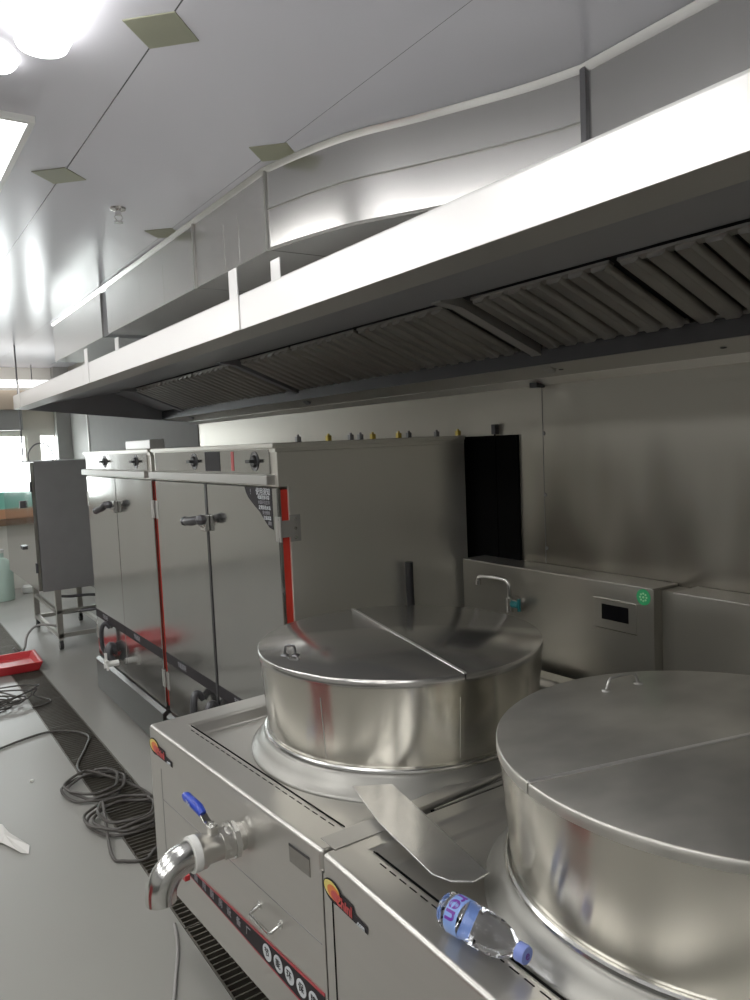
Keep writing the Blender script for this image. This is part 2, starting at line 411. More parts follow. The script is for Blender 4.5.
# ------------------------------------------------------------------ exhaust hood
hood = thing('exhaust_hood', 'long stainless steel exhaust hood along the wall above the kettles and cabinets', 'exhaust hood', (.86, 1.9, 1.91))
hx, hy, hz = .86, 1.9, 1.91
def hb(name, m, prof, y0, y1, bevel=0.):
    return MB().prism([(x - hx, y0 - hy, z - hz) for x, z in prof], (0, y1 - y0, 0)).build(name, m, hood, bevel)
YH0, YH1 = -1.4, 5.6
joints = [YH0, .2, 1.905, 3.64, YH1]
for a, b_ in zip(joints[:-1], joints[1:]):
    hb('fascia', HOODF, [(.86, 1.91), (.862, 1.91), (.862, 1.995), (.86, 1.995)], a + .001, b_ - .001)
hb('fascia_core', HOODL, [(.863, 1.912), (.93, 1.912), (.93, 1.918), (.87, 1.93), (.87, 1.99), (.863, 1.993)], YH0, YH1)
hb('lower_lip', HOODL, [(.862, 1.9095), (.945, 1.905), (.945, 1.93), (.94, 1.93), (.938, 1.912), (.862, 1.912)], YH0, YH1)
hb('hood_top', HTOP, [(.862, 1.995), (1.1, 2.03), (2.14, 2.30), (2.14, 2.31), (1.09, 2.04), (.862, 2.0)], YH0, YH1)
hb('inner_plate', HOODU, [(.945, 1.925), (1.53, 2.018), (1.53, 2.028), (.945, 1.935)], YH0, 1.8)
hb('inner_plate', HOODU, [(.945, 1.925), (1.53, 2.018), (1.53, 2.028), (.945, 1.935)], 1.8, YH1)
hb('filter_backing', DARKM, [(1.53, 2.04), (1.90, 1.89), (1.905, 1.90), (1.535, 2.05)], YH0, YH1)
hb('grease_trough', DARKM, [(1.865, 1.878), (1.865, 1.824), (1.93, 1.82), (1.93, 1.83), (1.875, 1.832), (1.875, 1.878)], YH0, YH1)
hb('rear_lip', HOODL, [(1.866, 1.823), (2.06, 1.801), (2.06, 1.806), (1.868, 1.828)], YH0, YH1)
hb('wall_flange', HOODF, [(2.06, 1.80), (2.149, 1.781), (2.149, 1.80), (2.06, 1.808)], YH0, YH1)
# end plates
for y in (YH0, YH1 - .004):
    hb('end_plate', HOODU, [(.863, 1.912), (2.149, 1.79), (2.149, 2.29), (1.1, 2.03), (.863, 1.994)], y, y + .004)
# baffle filters, running down toward the wall
A = Vector((1.533, 0, 2.012)); B = Vector((1.862, 0, 1.884)); dd = (B - A); LL = dd.length; dd.normalize(); nn = Vector((-dd.z, 0, dd.x))
if nn.z > 0: nn = -nn
def filt(y0, w):
    nsl = 7; p = w / nsl
    b = MB()
    for i in range(nsl):
        yc = y0 + p * (i + .5)
        prof = []
        for u, h in ((.36, .004), (.31, .017), (.24, .022), (-.24, .022), (-.31, .017), (-.36, .004)): prof.append((yc + u * p, h))
        prof += [(yc - p * .36, 0.001), (yc + p * .36, .001)]
        s0 = A + dd * .005; s1 = A + dd * (LL - .012)
        vs = [(s0.x + nn.x * h - hx, y - hy, s0.z + nn.z * h - hz) for y, h in prof] + [(s1.x + nn.x * h - hx, y - hy, s1.z + nn.z * h - hz) for y, h in prof]
        k = len(prof)
        b.add(vs, [tuple(range(k)), tuple(range(2 * k - 1, k - 1, -1))] + [(q, (q + 1) % k, k + (q + 1) % k, k + q) for q in range(k)])
    # frame rails top and bottom
    for (s, t) in ((0, .02), (LL - .018, LL)):
        pts = []
        for y in (y0 + .004, y0 + w - .004):
            for q, h in ((s, 0), (t, 0), (t, .008), (s, .008)):
                v = A + dd * q + nn * h; pts.append((v.x - hx, y - hy, v.z - hz))
        b.hexa([pts[0], pts[1], pts[2], pts[3], pts[4], pts[5], pts[6], pts[7]])
    return b.build('baffle_filter', BAFF, hood, smooth=True, ang=40)
for (a, b_) in ((-1.35, .12), (.16, 1.75), (1.86, 3.42), (3.53, 5.10)):
    n = 3; w = (b_ - a) / n
    for i in range(n): filt(a + i * w + .008, w - .016)
for y in (.14, 1.80, 3.475, 5.15):
    pr = [(1.45, 2.000), (1.53, 1.990), (1.86, 1.860), (1.93, 1.80), (1.94, 1.82), (1.86, 1.89), (1.53, 2.02), (1.45, 2.006)]
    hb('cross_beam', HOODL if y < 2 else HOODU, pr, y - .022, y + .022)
hb('end_blank', HOODU, [(1.533, 2.012), (1.862, 1.884), (1.865, 1.89), (1.536, 2.019)], 5.17, YH1 - .01)
for y, top in ((1.925, 2.072), (3.56, 2.062), (5.35, 2.06)):
    MB().box(-.003, 0.0, y - .027 - hy, y + .027 - hy, .0, top - hz).build('hanger_strap', HOODF, hood)
for y in (2.05, 3.75):
    MB().box(.19, .193, y - .030 - hy, y + .030 - hy, .08, 2.145 - hz).build('hanger_strap', HOODF, hood)
b = MB()
for y in (1.2, .55, -.1, 1.78):
    b.lathe([(0, -.004), (.007, -.003), (.009, 0)], c=(1.96 - hx, y - hy, 1.812 - hz), n=10)
b.build('bolts', DARKM, hood)
box('joint_bracket', DARKM, (2.10 - hx, 2.145 - hx, 2.03 - hy, 2.065 - hy, 1.772 - hz, 1.80 - hz), hood)

# ------------------------------------------------------------------ black opening beside the cabinet
o = MB().box(XW - .012, XW - .001, 2.178, 2.50, 1.07, 1.60).build('black_wall_panel', GAPM); tag(o, 'tall matt black panel on the steel wall between cabinet and bare wall sheet', 'wall panel')
t = thing('conduit', 'dark narrow conduit with a small box running up the black wall panel', 'conduit', (XW - .03, 2.30, 1.1))
box('conduit_strip', GAPM, (.012, .017, -.003, .003, 0, .53), t)
box('junction_box', DARKM, (.006, .028, -.012, .012, .505, .545), t, .002)

# ------------------------------------------------------------------ steam cabinets
def cabinet(loc, label, far):
    t = thing('steam_cabinet', label, 'steam cabinet', loc, 0, 'steel steam cabinets')
    W = 1.36; D = .87
    # body
    b = MB(); b.box(.042, D, 0, W, .25, 1.455); b.box(.004, D, 0, W, 1.45, 1.575)
    b.build('body', CABS, t, .003)
    box('top_panel', CABS, (-.012, D + .002, -.004, W + .004, 1.588, 1.606), t, .003)
    box('control_panel', CAB, (-.002, .006, .05, W - .03, 1.496, 1.585), t, .001)
    box('panel_header', CABS, (.0, D, 0, W, 1.575, 1.588), t)
    box('panel_ledge', HOODL, (-.03, .006, .02, W, 1.458, 1.494), t, .004)
    b = MB(); b.box(-.02, D, .0, W, .035, .235); b.build('base', BASEM, t, .004)
    b = MB(); b.prism([(-.02, 0, .235), (.0, 0, .25), (D, 0, .25), (D, 0, .235)], (0, W, 0)); b.build('base_shelf', BASEM, t)
    for (x, y) in ((.05, .08), (.05, W - .08), (D - .07, .08), (D - .07, W - .08)):
        b = MB(); b.cyl((x, y, 0), (x, y, .036), .022, 14); b.build('foot', DARKM, t, smooth=True)
    # doors, gaskets
    for (y0, y1) in ((.004, .670), (.692, W - .004)) if not far else ((.004, .679), (.685, W - .004)):
        b = MB(); b.box(-.0, .016, y0, y1, .262, 1.448); dr = b.build('door', CAB, t, .004)
        g = MB(); g.box(.016, .042, y0 + .002, y1 - .002, .27, 1.44); g.build('door_gasket', RED, t)
        # warning strip
        z0, z1 = (.52, .572)
        s = MB(); s.box(-.0012, .0, y0 + .0, y1, z0, z1); s.build('printed_strip', STRIPE, dr)
        s = MB()
        yy = (y0 + y1) / 2 + .10
        text('strip_lettering', '节能蒸柜', .030, frame((-.0016, yy, (z0 + z1) / 2), (0, -1, 0), (0, 0, 1)), PRINTG, dr)
    MB().box(-.003 if not far else .008, .016, .671, .691, .262, 1.448).build('door_gap_seal', BLACK, t)
    # hinges
    for y, s in ((0, 1), (W, -1)):
        for z in (1.30, .42):
            b = MB(); b.box(-.002, 0, y + s * .004, y + s * .026, z - .045, z + .045)
            b.box(.042, .085, y - s * .002, y, z - .048, z + .048); b.box(-.003, .042, y - s * .004, y - s * .001, z - .03, z + .03)
            b.cyl((.002, y - s * .006, z - .045), (.002, y - s * .006, z + .045), .0055, 10)
            hg = b.build('hinge', HOODL, t, smooth=True)
            q = MB()
            for k in (-1, 0, 1):
                q.lathe([(0, .004), (.006, .003), (.007, 0)], c=(.064, y - s * .002, z + k * .034), n=10, M=Matrix.Rotation(s * PI / 2, 4, 'X'))
            q.build('bolt', CHROME, hg, smooth=True)
    # handle: silver bracket with dark lever grips
    zc = 1.295
    b = MB(); b.box(-.022, 0, .655, .712, zc - .05, zc + .02); b.tube([(-.012, .682, zc - .03), (-.045, .684, zc - .005)], .013, 10)
    hd = b.build('latch_bracket', CHROME, t, .004)
    b = MB()
    P = [(-.045, .635, zc + .004), (-.05, .68, zc), (-.052, .72, zc - .006), (-.055, .77, zc - .010), (-.052, .81, zc - .012)]
    if far: P = [(-.05, .66, zc), (-.06, .70, zc + .0), (-.065, .74, zc - .02), (-.08, .80, zc - .035), (-.08, .83, zc - .04)]
    b.tube(spline(P, 4), [.014 + .006 * math.sin(i / 16 * PI) for i in range(17)], 12)
    b.lathe([(0, -.022), (.016, -.016), (.022, 0), (.016, .016), (0, .022)], c=P[-1], n=14)
    b.lathe([(0, -.024), (.018, -.018), (.024, 0), (.018, .018), (0, .024)], c=P[0], n=14)
    b.build('lever_handle', DARKM, t, smooth=True)
    # rotary knobs on the control panel
    for y in (.17, .79) if not far else (.24, .87):
        kb = MB(); R = Matrix.Rotation(-PI / 2, 4, 'Y')
        kb.lathe([(0, .012), (.02, .012), (.024, 0)], c=(-.002, y, 1.542), n=20, M=R)
        kb.box(-.032, -.012, y - .020, y + .020, 1.536, 1.549)
        kb.build('control_knob', BLACK, t, .002)
        MB().lathe([(.036, .0015), (.036, 0), (.024, 0), (.024, .0015)], c=(-.003, y, 1.542), n=24, M=R).build('knob_dial', GREYM, t)
    # drain valves and hoses at the base
    for (y, kd) in ((.72, 0), (1.16, 1)) if far else ((.86, 0), (.68, 1)):
        b = MB()
        if far and kd == 1:
            b.tube(spline([(0, y - .14, .50), (-.03, y - .13, .53), (-.05, y - .12, .48), (-.05, y - .12, .38), (-.02, y - .12, .32)], 5), .014, 10)
        elif far:
            b.tube(spline([(.0, y + .20, .38), (-.03, y + .20, .41), (-.05, y + .19, .36), (-.03, y + .18, .31)], 4), .026, 10)
        else:
            b.tube(spline([(0, y, .46), (-.03, y, .49), (-.05, y - .01, .46), (-.055, y - .02, .36), (-.05, y - .03, .29)], 5), .017, 10)
        b.build('drain_hose', DARKM, t, smooth=True)
    if far:
        b = MB(); b.tube([(-.02, .80, .33), (-.09, .80, .33)], .018, 12); b.box(-.10, -.085, .765, .835, .345, .36); b.box(-.10, -.085, .765, .775, .30, .36); b.box(-.10, -.085, .825, .835, .30, .36)
        b.box(-.1, -.085, .795, .805, .33, .40)
        b.build('drain_valve', WHITEP, t, .003)
    # vents on the roof
    if far:
        b = MB(); b.box(.04, .12, .12, .56, 1.606, 1.655); b.build('roof_vent', HOODF, t, .004)
    return t
c2 = cabinet((1.2, 2.415, 0), 'nearer two-door steam cabinet with a large bare side and black printed corner sticker', False)
c1 = cabinet((1.2, 3.83, 0), 'farther two-door steam cabinet next to the wheeled rack cabinet', True)
# sticker on c2 right door
s = MB(); s.prism([(-.001, .275, 1.446), (-.001, .045, 1.446), (-.001, .045, 1.296), (-.001, .075, 1.302), (-.001, .11, 1.325), (-.001, .15, 1.355), (-.001, .20, 1.38), (-.001, .245, 1.405), (-.001, .265, 1.425)], (-.0006, 0, 0))
st = s.build('corner_sticker', STRIPE, c2)
def T(body, y, z, size, m=PRINTW): text('sticker_lettering', body, size, frame((-.0019, y, z), (0, -1, 0), (0, 0, 1)), m, st)
T('使用须知', .115, 1.430, .030)
for i, (w, yy) in enumerate((('电源连接可靠', .112), ('水源开关打开', .110), ('定期清洗水垢', .106), ('安全使用', .095), ('注意高温', .088), ('谨防', .068))):
    T(w, yy, 1.409 - i * .0185, .0165 if i < 3 else .0155, PRINTG if i % 2 else PRINTW)
text('sticker_mark', '!', .03, frame((-.0019, .222, 1.428), (0, -1, 0), (0, 0, 1)), PRINTG, st)
# red-grey decal on the control panel centre
box('panel_decal', STRIPE, (-.0035, -.002, .50, .66, 1.502, 1.582), c2)
box('panel_decal', PRED, (-.0035, -.002, .36, .385, 1.505, 1.58), c2)
# brass/grey clips on cabinet roof edge
lab = ['first', 'second', 'third', 'fourth', 'fifth', 'sixth', 'seventh', 'eighth', 'ninth']
for i, (x, m) in enumerate(((1.301, GREYM), (1.428, BRASS), (1.525, GREYM), (1.568, GREYM), (1.625, BRASS), (1.747, BRASS), (1.796, GREYM), (1.937, GREYM), (2.05, BRASS))):
    b = MB(); b.box(-.009, .009, -.008, .008, 0, .020); b.box(-.006, .006, -.01, -.008, .004, .016)
    b.cyl((0, 0, .02), (0, 0, .027), .005, 8)
    o = b.build('roof_clip', m, None, .0015); o.location = (x, 2.43, 1.606)
    tag(o, '%s %s clip on the roof edge of the nearer steam cabinet, from the left' % (lab[i], 'brass' if m is BRASS else 'grey'), 'clip', 'clips on the cabinet roof')

# ------------------------------------------------------------------ kettle stoves
K = .895
def zk(z): return 1.6 - (1.6 - z) * K
ZD = zk(.65)
def stove(loc, rz, label, L0, L1, rec, ket, krad, near):
    """local frame: x inward, y along the front; L0..L1 front extent"""
    t = thing('kettle_stove', label, 'kettle stove', loc, rz, 'steel kettle stoves')
    D = 1.275
    zb = zk(.103)
    # deck: rim + sunken tray
    r0, r1, rx0, rx1 = rec
    def ring(x0, x1, y0, y1, z): return [(x0, y0, z), (x1, y0, z), (x1, y1, z), (x0, y1, z)]
    vs = ring(0, D, L0, L1, ZD - .045) + ring(0, D, L0, L1, ZD) + ring(rx0, rx1, r0, r1, ZD) + ring(rx0 + .012, rx1 - .012, r0 + .012, r1 - .035, ZD - .028)
    fs = []
    for k in range(3):
        for q in range(4): fs.append((k * 4 + q, k * 4 + (q + 1) % 4, k * 4 + 4 + (q + 1) % 4, k * 4 + 4 + q))
    fs.append((12, 13, 14, 15))
    dk = MB().add(vs, fs).build('deck', DECK, t, .010, seg=4)
    # slots on the front rim
    s = MB()
    s.box(rx0 - .005, rx0 - .0025, r0 + .01, r1 - .01, ZD - .001, ZD + .0008)
    s.box(rx0 + .001, rx0 + .0035, r0 + .01, r1 - .01, ZD - .008, ZD - .0035)
    y = r0 + .02
    while y < r1 - .05:
        s.box(rx0 - .020, rx0 - .0175, y, y + .022, ZD - .001, ZD + .0008); y += .034
    s.build('drain_slots', GAPM, dk)
    # panels
    box('front_panel', STEEL, (0.0, .015, L0 + .001, L1 - .001, zb, ZD - .045), t)
    box('side_panel', STEEL if not near else GAPM, (0.015, D, L1 - .02, L1 - .004, zb, ZD - .045), t)
    box('side_panel', GAPM if not near else STEEL, (0.015, D, L0 + .012, L0 + .025, zb, ZD - .045), t)  # sides facing the joint coloured black for the shade in the gap
    box('back_panel', STEEL, (D - .02, D, L0 + .025, L1 - .02, zb, ZD - .045), t)
    box('bottom_panel', GREYM, (.015, D - .02, L0 + .025, L1 - .02, zb, zb + .01), t)
    for (x, y) in ((.30, L0 + .10), (.30, L1 - .10), (D - .08, L0 + .10), (D - .08, L1 - .10)):
        b = MB(); b.cyl((x, y, .03), (x, y, zb), .022, 14); b.lathe([(0, 0), (.028, 0), (.028, .02), (.02, .035), (0, .035)], c=(x, y, 0), n=16)
        b.build('leg', STEEL, t, smooth=True)
    # kettle body
    kx, ky = ket
    prof = [(0, ZD - .18), (krad * .6, ZD - .17), (krad * .9, ZD - .07), (krad * .945, ZD + .03)]
    prof = [(krad + .036, ZD - .028), (krad + .035, ZD - .022), (krad + .030, ZD - .019), (krad + .010, ZD + .004), (krad + .0, ZD + .020), (krad - .008, ZD + .026), (krad - .015, ZD + .026)]
    MB().lathe(prof, c=(kx, ky, 0), n=96).build('kettle_skirt', SKIRT, t, smooth=True, ang=60)
    prof = [(krad - .018, ZD + .018), (krad - .018, ZD + .04), (krad - .003, ZD + .215), (krad - .003, ZD + .245), (krad - .012, ZD + .245), (krad - .03, ZD + .04), (krad * .8, ZD - .12), (krad * .4, ZD - .16), (0, ZD - .17)]
    kt = MB().lathe(prof, c=(kx, ky, 0), n=96).build('kettle', KET, t, smooth=True, ang=50)
    rb = MB(); rb.tube([(kx + (krad - .014) * math.cos(a * PI / 48), ky + (krad - .014) * math.sin(a * PI / 48), ZD + .030) for a in range(96)], .0085, 10, closed=True)
    rb.build('bead', CHROME, kt, smooth=True)
    for a in () if near else (PI * 1.12, PI * 1.40):
        MB().tube([(kx + (krad - .0165) * math.cos(a), ky + (krad - .0165) * math.sin(a), ZD + .05), (kx + (krad - .0034) * math.cos(a), ky + (krad - .0034) * math.sin(a), ZD + .21)], .0008, 6).build('pale_streak', HOODL, kt)  # thin pale upright lines on the kettle wall
    return t
R1 = math.atan2(.064, 1.092); R2 = math.radians(-.6)
P1 = Vector((.813 * K, 1.508 * K, 0)); P2 = Vector((.812 * K, 1.503 * K, 0))
def loc_in(P, rz, w):
    return (Matrix.Rotation(-rz, 2) @ Vector((w[0] - P.x, w[1] - P.y)))
k1 = loc_in(P1, R1, (1.28, 1.817)); k2 = loc_in(P2, R2, (1.289, .788))
s1 = stove(P1, R1, 'steel kettle stove with blue-handled drain valve, next to the steam cabinets', 0, 1.094 * K, (.047, .985 * K, .098, 1.20), k1, .416, False)
s2 = stove(P2, R2, 'nearest steel kettle stove, under the bottle and worn lid', -.985, -.002, (-.935, -.055, .092, 1.20), k2, .420, True)
tg = math.tan(R1 - R2)
js = thing('joint_strip', 'narrow steel strip filling the wedge between the two stove tops', 'strip', P2, R2)
b = MB(); b.prism([(.30, .002, ZD - .001), (1.26, .002, ZD - .001), (1.26, 1.26 * tg - .026, ZD - .001), (.30, .004, ZD - .001)], (0, 0, -.003)); b.build('strip_plate', DECK, js)
b = MB(); b.prism([(.30, .002, ZD - .010), (1.26, .002, ZD - .010), (1.26, 1.26 * tg - .004, ZD - .010), (.30, .30 * tg - .003, ZD - .010)], (0, 0, -.004)); b.build('gap_shade_strip', GAPM, js)  # black strip put in as the shade inside the gap
def zz(z): return zk(z)
# stripe on s1 front, in local coords (x = -eps)
def fpoly(name, pts, m, par, e=.0015, th=.0012):
    return MB().prism([(-e, s * K, zk(z)) for s, z in pts], (th, 0, 0)).build(name, m, par)
sp_ = fpoly('printed_stripe', [(.012, .284), (.86, .253), (.86, .232), (.012, .198)], STRIPE, s1)
fpoly('stripe_border', [(.012, .290), (.86, .257), (.86, .252), (.012, .282)], STRIPER, sp_, .0018)
fpoly('stripe_border', [(.012, .201), (.86, .234), (.86, .231), (.012, .196)], STRIPER, sp_, .0018)
for i, s_ in enumerate((.294, .235, .178, .12, .062)):
    c = (-.0022, s_ * K, zk(.243)); RR = Matrix.Rotation(-PI / 2, 4, 'Y')
    MB().lathe([(0, .0006), (.0205, .0006), (.0205, 0)], c=c, n=24, M=RR).build('stripe_emblem', PRINTW, sp_)
    text('stripe_lettering', '节能环保牌'[i], .024, frame((-.0035, s_ * K, zk(.243)), (0, -1, 0), (0, 0, 1)), STRIPE, sp_)
for i, s_ in enumerate((.75, .69, .635, .575, .52, .46, .40)):
    text('stripe_lettering', '商用厨房设备厂'[i], .026, frame((-.0026, s_ * K, zk(.246)), (0, -1, 0), (0, 0, 1)), PRINTG, sp_)
# stripe on s2 front
sp2 = MB().prism([(-.0015, -.05, zk(.286)), (-.0015, -.95, zk(.286)), (-.0015, -.95, zk(.2)), (-.0015, -.05, zk(.2))], (.0012, 0, 0)).build('printed_stripe', STRIPE, s2)
MB().prism([(-.0018, -.05, zk(.292)), (-.0018, -.95, zk(.292)), (-.0018, -.95, zk(.284)), (-.0018, -.05, zk(.284))], (.0012, 0, 0)).build('stripe_border', STRIPER, sp2)
# drawer seam + access door
fpoly('access_door', [(.0, .40), (1.0, .40), (1.0, .292), (.0, .292)], STEEL, s1, .004, .004) if False else None
b = MB(); b.box(-.0008, .001, .012, 1.0 * K, zk(.412), zk(.412) + .0016); b.box(-.0008, .001, 1.0 * K, 1.0 * K + .0014, zk(.12), zk(.52)); b.build('panel_seam', GREYM, s1)
b = MB(); b.box(-.0012, .001, -.0405, -.0365, zk(.105), zk(.552)); b.build('edge_gap', GAPM, s2)
b = MB(); b.box(-.0015, .001, .49, .60, zk(.412) - .001, zk(.412) + .004); b.build('seam_shadow_strip', DARKM, s1)
# drawer handle
z = zk(.362); y0, y1 = .215 * K, .325 * K
b = MB(); b.tube([(0, y1, z), (-.026, y1, z - .010), (-.030, y1 - .006, z - .012), (-.030, y0 + .006, z - .012), (-.026, y0, z - .010), (0, y0, z)], .0045, 10)
b.cyl((-.003, y1, z), (0, y1, z), .010, 12); b.cyl((-.003, y0, z), (0, y0, z), .010, 12)
b.build('drawer_handle', CHROME, s1, smooth=True)
pl = fpoly('rating_plate', [(.052, .611), (.147, .609), (.147, .562), (.052, .562)], LABELP, s1)
fpoly('plate_header', [(.052, .612), (.147, .610), (.147, .604), (.052, .606)], BLACK, pl, .002)
# logos: flame swirl with lettering and black tail bar
def logo(par, yc, zc, sc):
    root = None
    def ell(name, m, dy, dz, ry, rz_, e, par):
        pts = [(-e, yc + dy + ry * math.cos(a * PI / 12), zc + dz + rz_ * math.sin(a * PI / 12)) for a in range(24)]
        return MB().prism(pts, (.0006, 0, 0)).build(name, m, par)
    base = ell('logo_emblem', STRIPE, 0, 0, .040 * sc, .024 * sc, .0016, par)
    ell('logo_yellow', YEL, .004 * sc, .002 * sc, .032 * sc, .018 * sc, .0020, base)
    ell('logo_orange', ORG, -.004 * sc, -.001 * sc, .026 * sc, .015 * sc, .0024, base)
    ell('logo_red', PRED, -.010 * sc, -.004 * sc, .016 * sc, .010 * sc, .0028, base)
    MB().prism([(-.0016, yc - .01 * sc, zc - .022 * sc), (-.0016, yc - .13 * sc, zc - .022 * sc), (-.0016, yc - .13 * sc, zc - .007 * sc), (-.0016, yc - .085 * sc, zc - .004 * sc), (-.0016, yc - .08 * sc, zc + .010 * sc), (-.0016, yc - .02 * sc, zc + .012 * sc)], (.0006, 0, 0)).build('logo_band', STRIPE, base)
    text('logo_lettering', 'Chinl', .030 * sc, frame((-.0032, yc - .045 * sc, zc - .007 * sc), (0, -1, 0), (0, 0, 1)), PRED, base, bold=.0008)
    text('logo_tail_lettering', '.com', .015 * sc, frame((-.0032, yc - .107 * sc, zc - .015 * sc), (0, -1, 0), (0, 0, 1)), PRINTW, base, bold=.0003)
logo(s1, 1.045 * K, zk(.585), 1.05)
logo(s2, -.044, zk(.578), 1.0)

# drain pipe with ball valve (part of stove 1)
sy, sz = .372, .633
dv = MB(); dv.tube([(0, sy, sz), (-.02, sy, sz)], .034, 24); dv.build('pipe_stub', STEEL, s1, smooth=True)
b = MB(); b.tube([(-.018, sy, sz), (-.032, sy, sz)], .047, 8); b.build('pipe_collar', CHROME, s1)
b = MB(); b.tube([(-.032, sy, sz), (-.045, sy, sz), (-.055, sy, sz), (-.095, sy, sz), (-.105, sy, sz), (-.125, sy, sz)], [.040, .040, .036, .036, .042, .042], 24)
b.cyl((-.075, sy, sz + .03), (-.075, sy, sz + .052), .014, 14); b.cyl((-.045, sy + .0, sz - .0), (-.06, sy, sz), .041, 8)
vb = b.build('ball_valve', STEEL, s1, smooth=True)
b = MB(); b.tube([(-.118, sy, sz), (-.136, sy, sz)], .043, 24); b.build('white_gasket_ring', WHITEP, vb, smooth=True)
b = MB(); b.box(-.085, -.065, sy - .012, sy + .030, sz + .050, sz + .054)
b.hexa([(-.085, sy + .028, sz + .050), (-.065, sy + .028, sz + .050), (-.068, sy + .075, sz + .075), (-.084, sy + .075, sz + .075), (-.085, sy + .028, sz + .054), (-.065, sy + .028, sz + .054), (-.068, sy + .075, sz + .079), (-.084, sy + .075, sz + .079)])
b.cyl((-.075, sy, sz + .052), (-.075, sy, sz + .062), .008, 6)
b.build('lever_arm', CHROME, vb, .001)
b = MB(); b.tube([(-.076, sy + .050, sz + .063), (-.078, sy + .065, sz + .072), (-.080, sy + .135, sz + .078), (-.081, sy + .148, sz + .078)], [.010, .0125, .0125, .008], 10)
b.build('lever_grip', BLUE, vb, smooth=True)
text('grip_lettering', '304', .016, frame((-.0935, sy + .10, sz + .077), (0, -1, -.15), (.0, -.15, 1)), PRINTW, vb)
pts = [(-.136, sy, sz)]
for i in range(9):
    a = PI / 2 * i / 8; pts.append((-.140 - .072 * math.sin(a), sy, sz - .072 * (1 - math.cos(a))))
pts.append((-.212, sy, sz - .082))
eb = MB(); eb.tube(pts, .036, 28, cap=False); eb.tube([(-.212, sy, sz - .0815), (-.212, sy, sz - .07)], .033, 24, cap=True)
eb.build('outlet_elbow', CHROME, s1, smooth=True)
# red tap handle behind the elbow
b = MB(); b.tube([(0, .62, .47), (-.06, .62, .47)], .012, 10); b.build('red_valve_stem', CHROME, s1)
b = MB(); b.lathe([(0, .014), (.022, .012), (.027, 0), (.022, -.012), (0, -.014)], c=(-.075, .62, .47), n=18, M=Matrix.Rotation(PI / 2, 4, 'Y')); b.box(-.082, -.068, .55, .63, .464, .478)
b.build('red_valve_handle', REDP, s1, smooth=True)

# ------------------------------------------------------------------ lids
def lid(st, loc, rad, ang, m, hpos, hang, hsize):
    rz0 = st.rotation_euler[2]
    LM = Matrix.Rotation(-rz0, 4, 'Z') @ Matrix.Translation(Vector(loc) - Vector(st.location)) @ Matrix.Rotation(ang, 4, 'Z')
    for k, (a0) in enumerate((0., PI)):
        b = MB(); b.M = LM
        n = 48; top = .018; e = .0022
        off = e if k == 0 else -e
        arc = [(rad * math.cos(a0 + PI * i / n), rad * math.sin(a0 + PI * i / n) + off) for i in range(n + 1)]
        vs = [(x, y, top) for x, y in arc] + [(x, y, 0) for x, y in arc] + [(x * (1 - .008), y * (1 - .008), top + .003) for x, y in arc]
        N = n + 1
        fs = [tuple(range(2 * N, 3 * N))]
        for i in range(n): fs += [(i, i + 1, N + i + 1, N + i), (2 * N + i, 2 * N + i + 1, i + 1, i)]
        fs += [(0, N, 2 * N - 1, N - 1), (2 * N, 0, N - 1, 3 * N - 1), tuple(range(N, 2 * N))]
        b.add(vs, fs); half = b.build('kettle_lid', m, st, smooth=True, ang=50)
    b = MB(); b.M = LM; b.box(-rad + .002, rad - .002, -.004, .004, .0195, .0235); b.build('centre_hinge', HOODF, half)
    hx_, hy_ = hpos; b = MB(); b.M = LM; c, s_ = math.cos(hang), math.sin(hang)
    L = hsize / 2
    pts = [(-L, 0, .0), (-L * .8, 0, .022), (-L * .5, .0, .027), (L * .5, 0, .027), (L * .8, 0, .022), (L, 0, 0)]
    b.tube([(hx_ + x * c - y * s_, hy_ + x * s_ + y * c, .021 + z) for x, y, z in spline(pts, 4)], .0035, 8)
    for sx in (-1, 1): b.lathe([(0, .004), (.009, .003), (.012, 0)], c=(hx_ + sx * L * c, hy_ + sx * L * s_, .021), n=12)
    b.build('lid_handle', GREYM if hsize < .08 else HOODL, half, smooth=True)
    return half
def in_lid(c, ang, w): 
    v = Matrix.Rotation(-ang, 2) @ Vector((w[0] - c[0], w[1] - c[1])); return (v.x, v.y)
a1 = math.atan2(2.217 - 1.428, 1.377 - 1.199); a2 = math.atan2(-.134, .525)
ZL = zk(.95) - .021
lid(s1, (1.28, 1.817, ZL), .4165, a1, LIDM, in_lid((1.28, 1.817), a1, (.935, 1.855)), 1.0, .032)
lid(s2, (1.289, .788, ZL), .423, a2, LIDW, in_lid((1.289, .788), a2, (1.389, 1.10)), 0.1 , .095)

# ------------------------------------------------------------------ splashbacks with control panel
XB = 2.02; ZB = 1.100
def splash(y0, y1, label):
    t = thing('splashback_box', label, 'splashback', (XB, y0, 0))
    L = y1 - y0; D = XW - .004 - XB
    box('front_sheet', STEELW, (0, .006, 0, L, .0, ZB - .006), t)
    box('top_ledge', STEEL, (-.003, D, 0, L, ZB - .006, ZB), t, .002)
    box('side_sheet', STEELW, (.006, D, 0, .006, 0, ZB - .006), t)
    box('side_sheet', STEELW, (.006, D, L - .006, L, 0, ZB - .006), t)
    return t
sb1 = splash(1.475, 2.39, 'steel splashback box with a control display behind the farther kettle')
sb2 = splash(-.6, 1.405, 'plain steel splashback box behind the nearest kettle')
box_fill = MB().box(XB + .04, XW - .004, 1.406, 1.474, 0, ZB - .01).build('filler_strip', STEELW); tag(box_fill, 'recessed steel strip between the two splashback boxes', 'filler strip')
def sbx(y): return y - 1.475
cp = MB().box(-.004, 0, sbx(1.54), sbx(1.71), .942, 1.040).build('control_plate', STEELW, sb1, .001)
MB().box(-.006, -.004, sbx(1.568), sbx(1.675), .972, 1.024).build('display', SCREEN, cp)
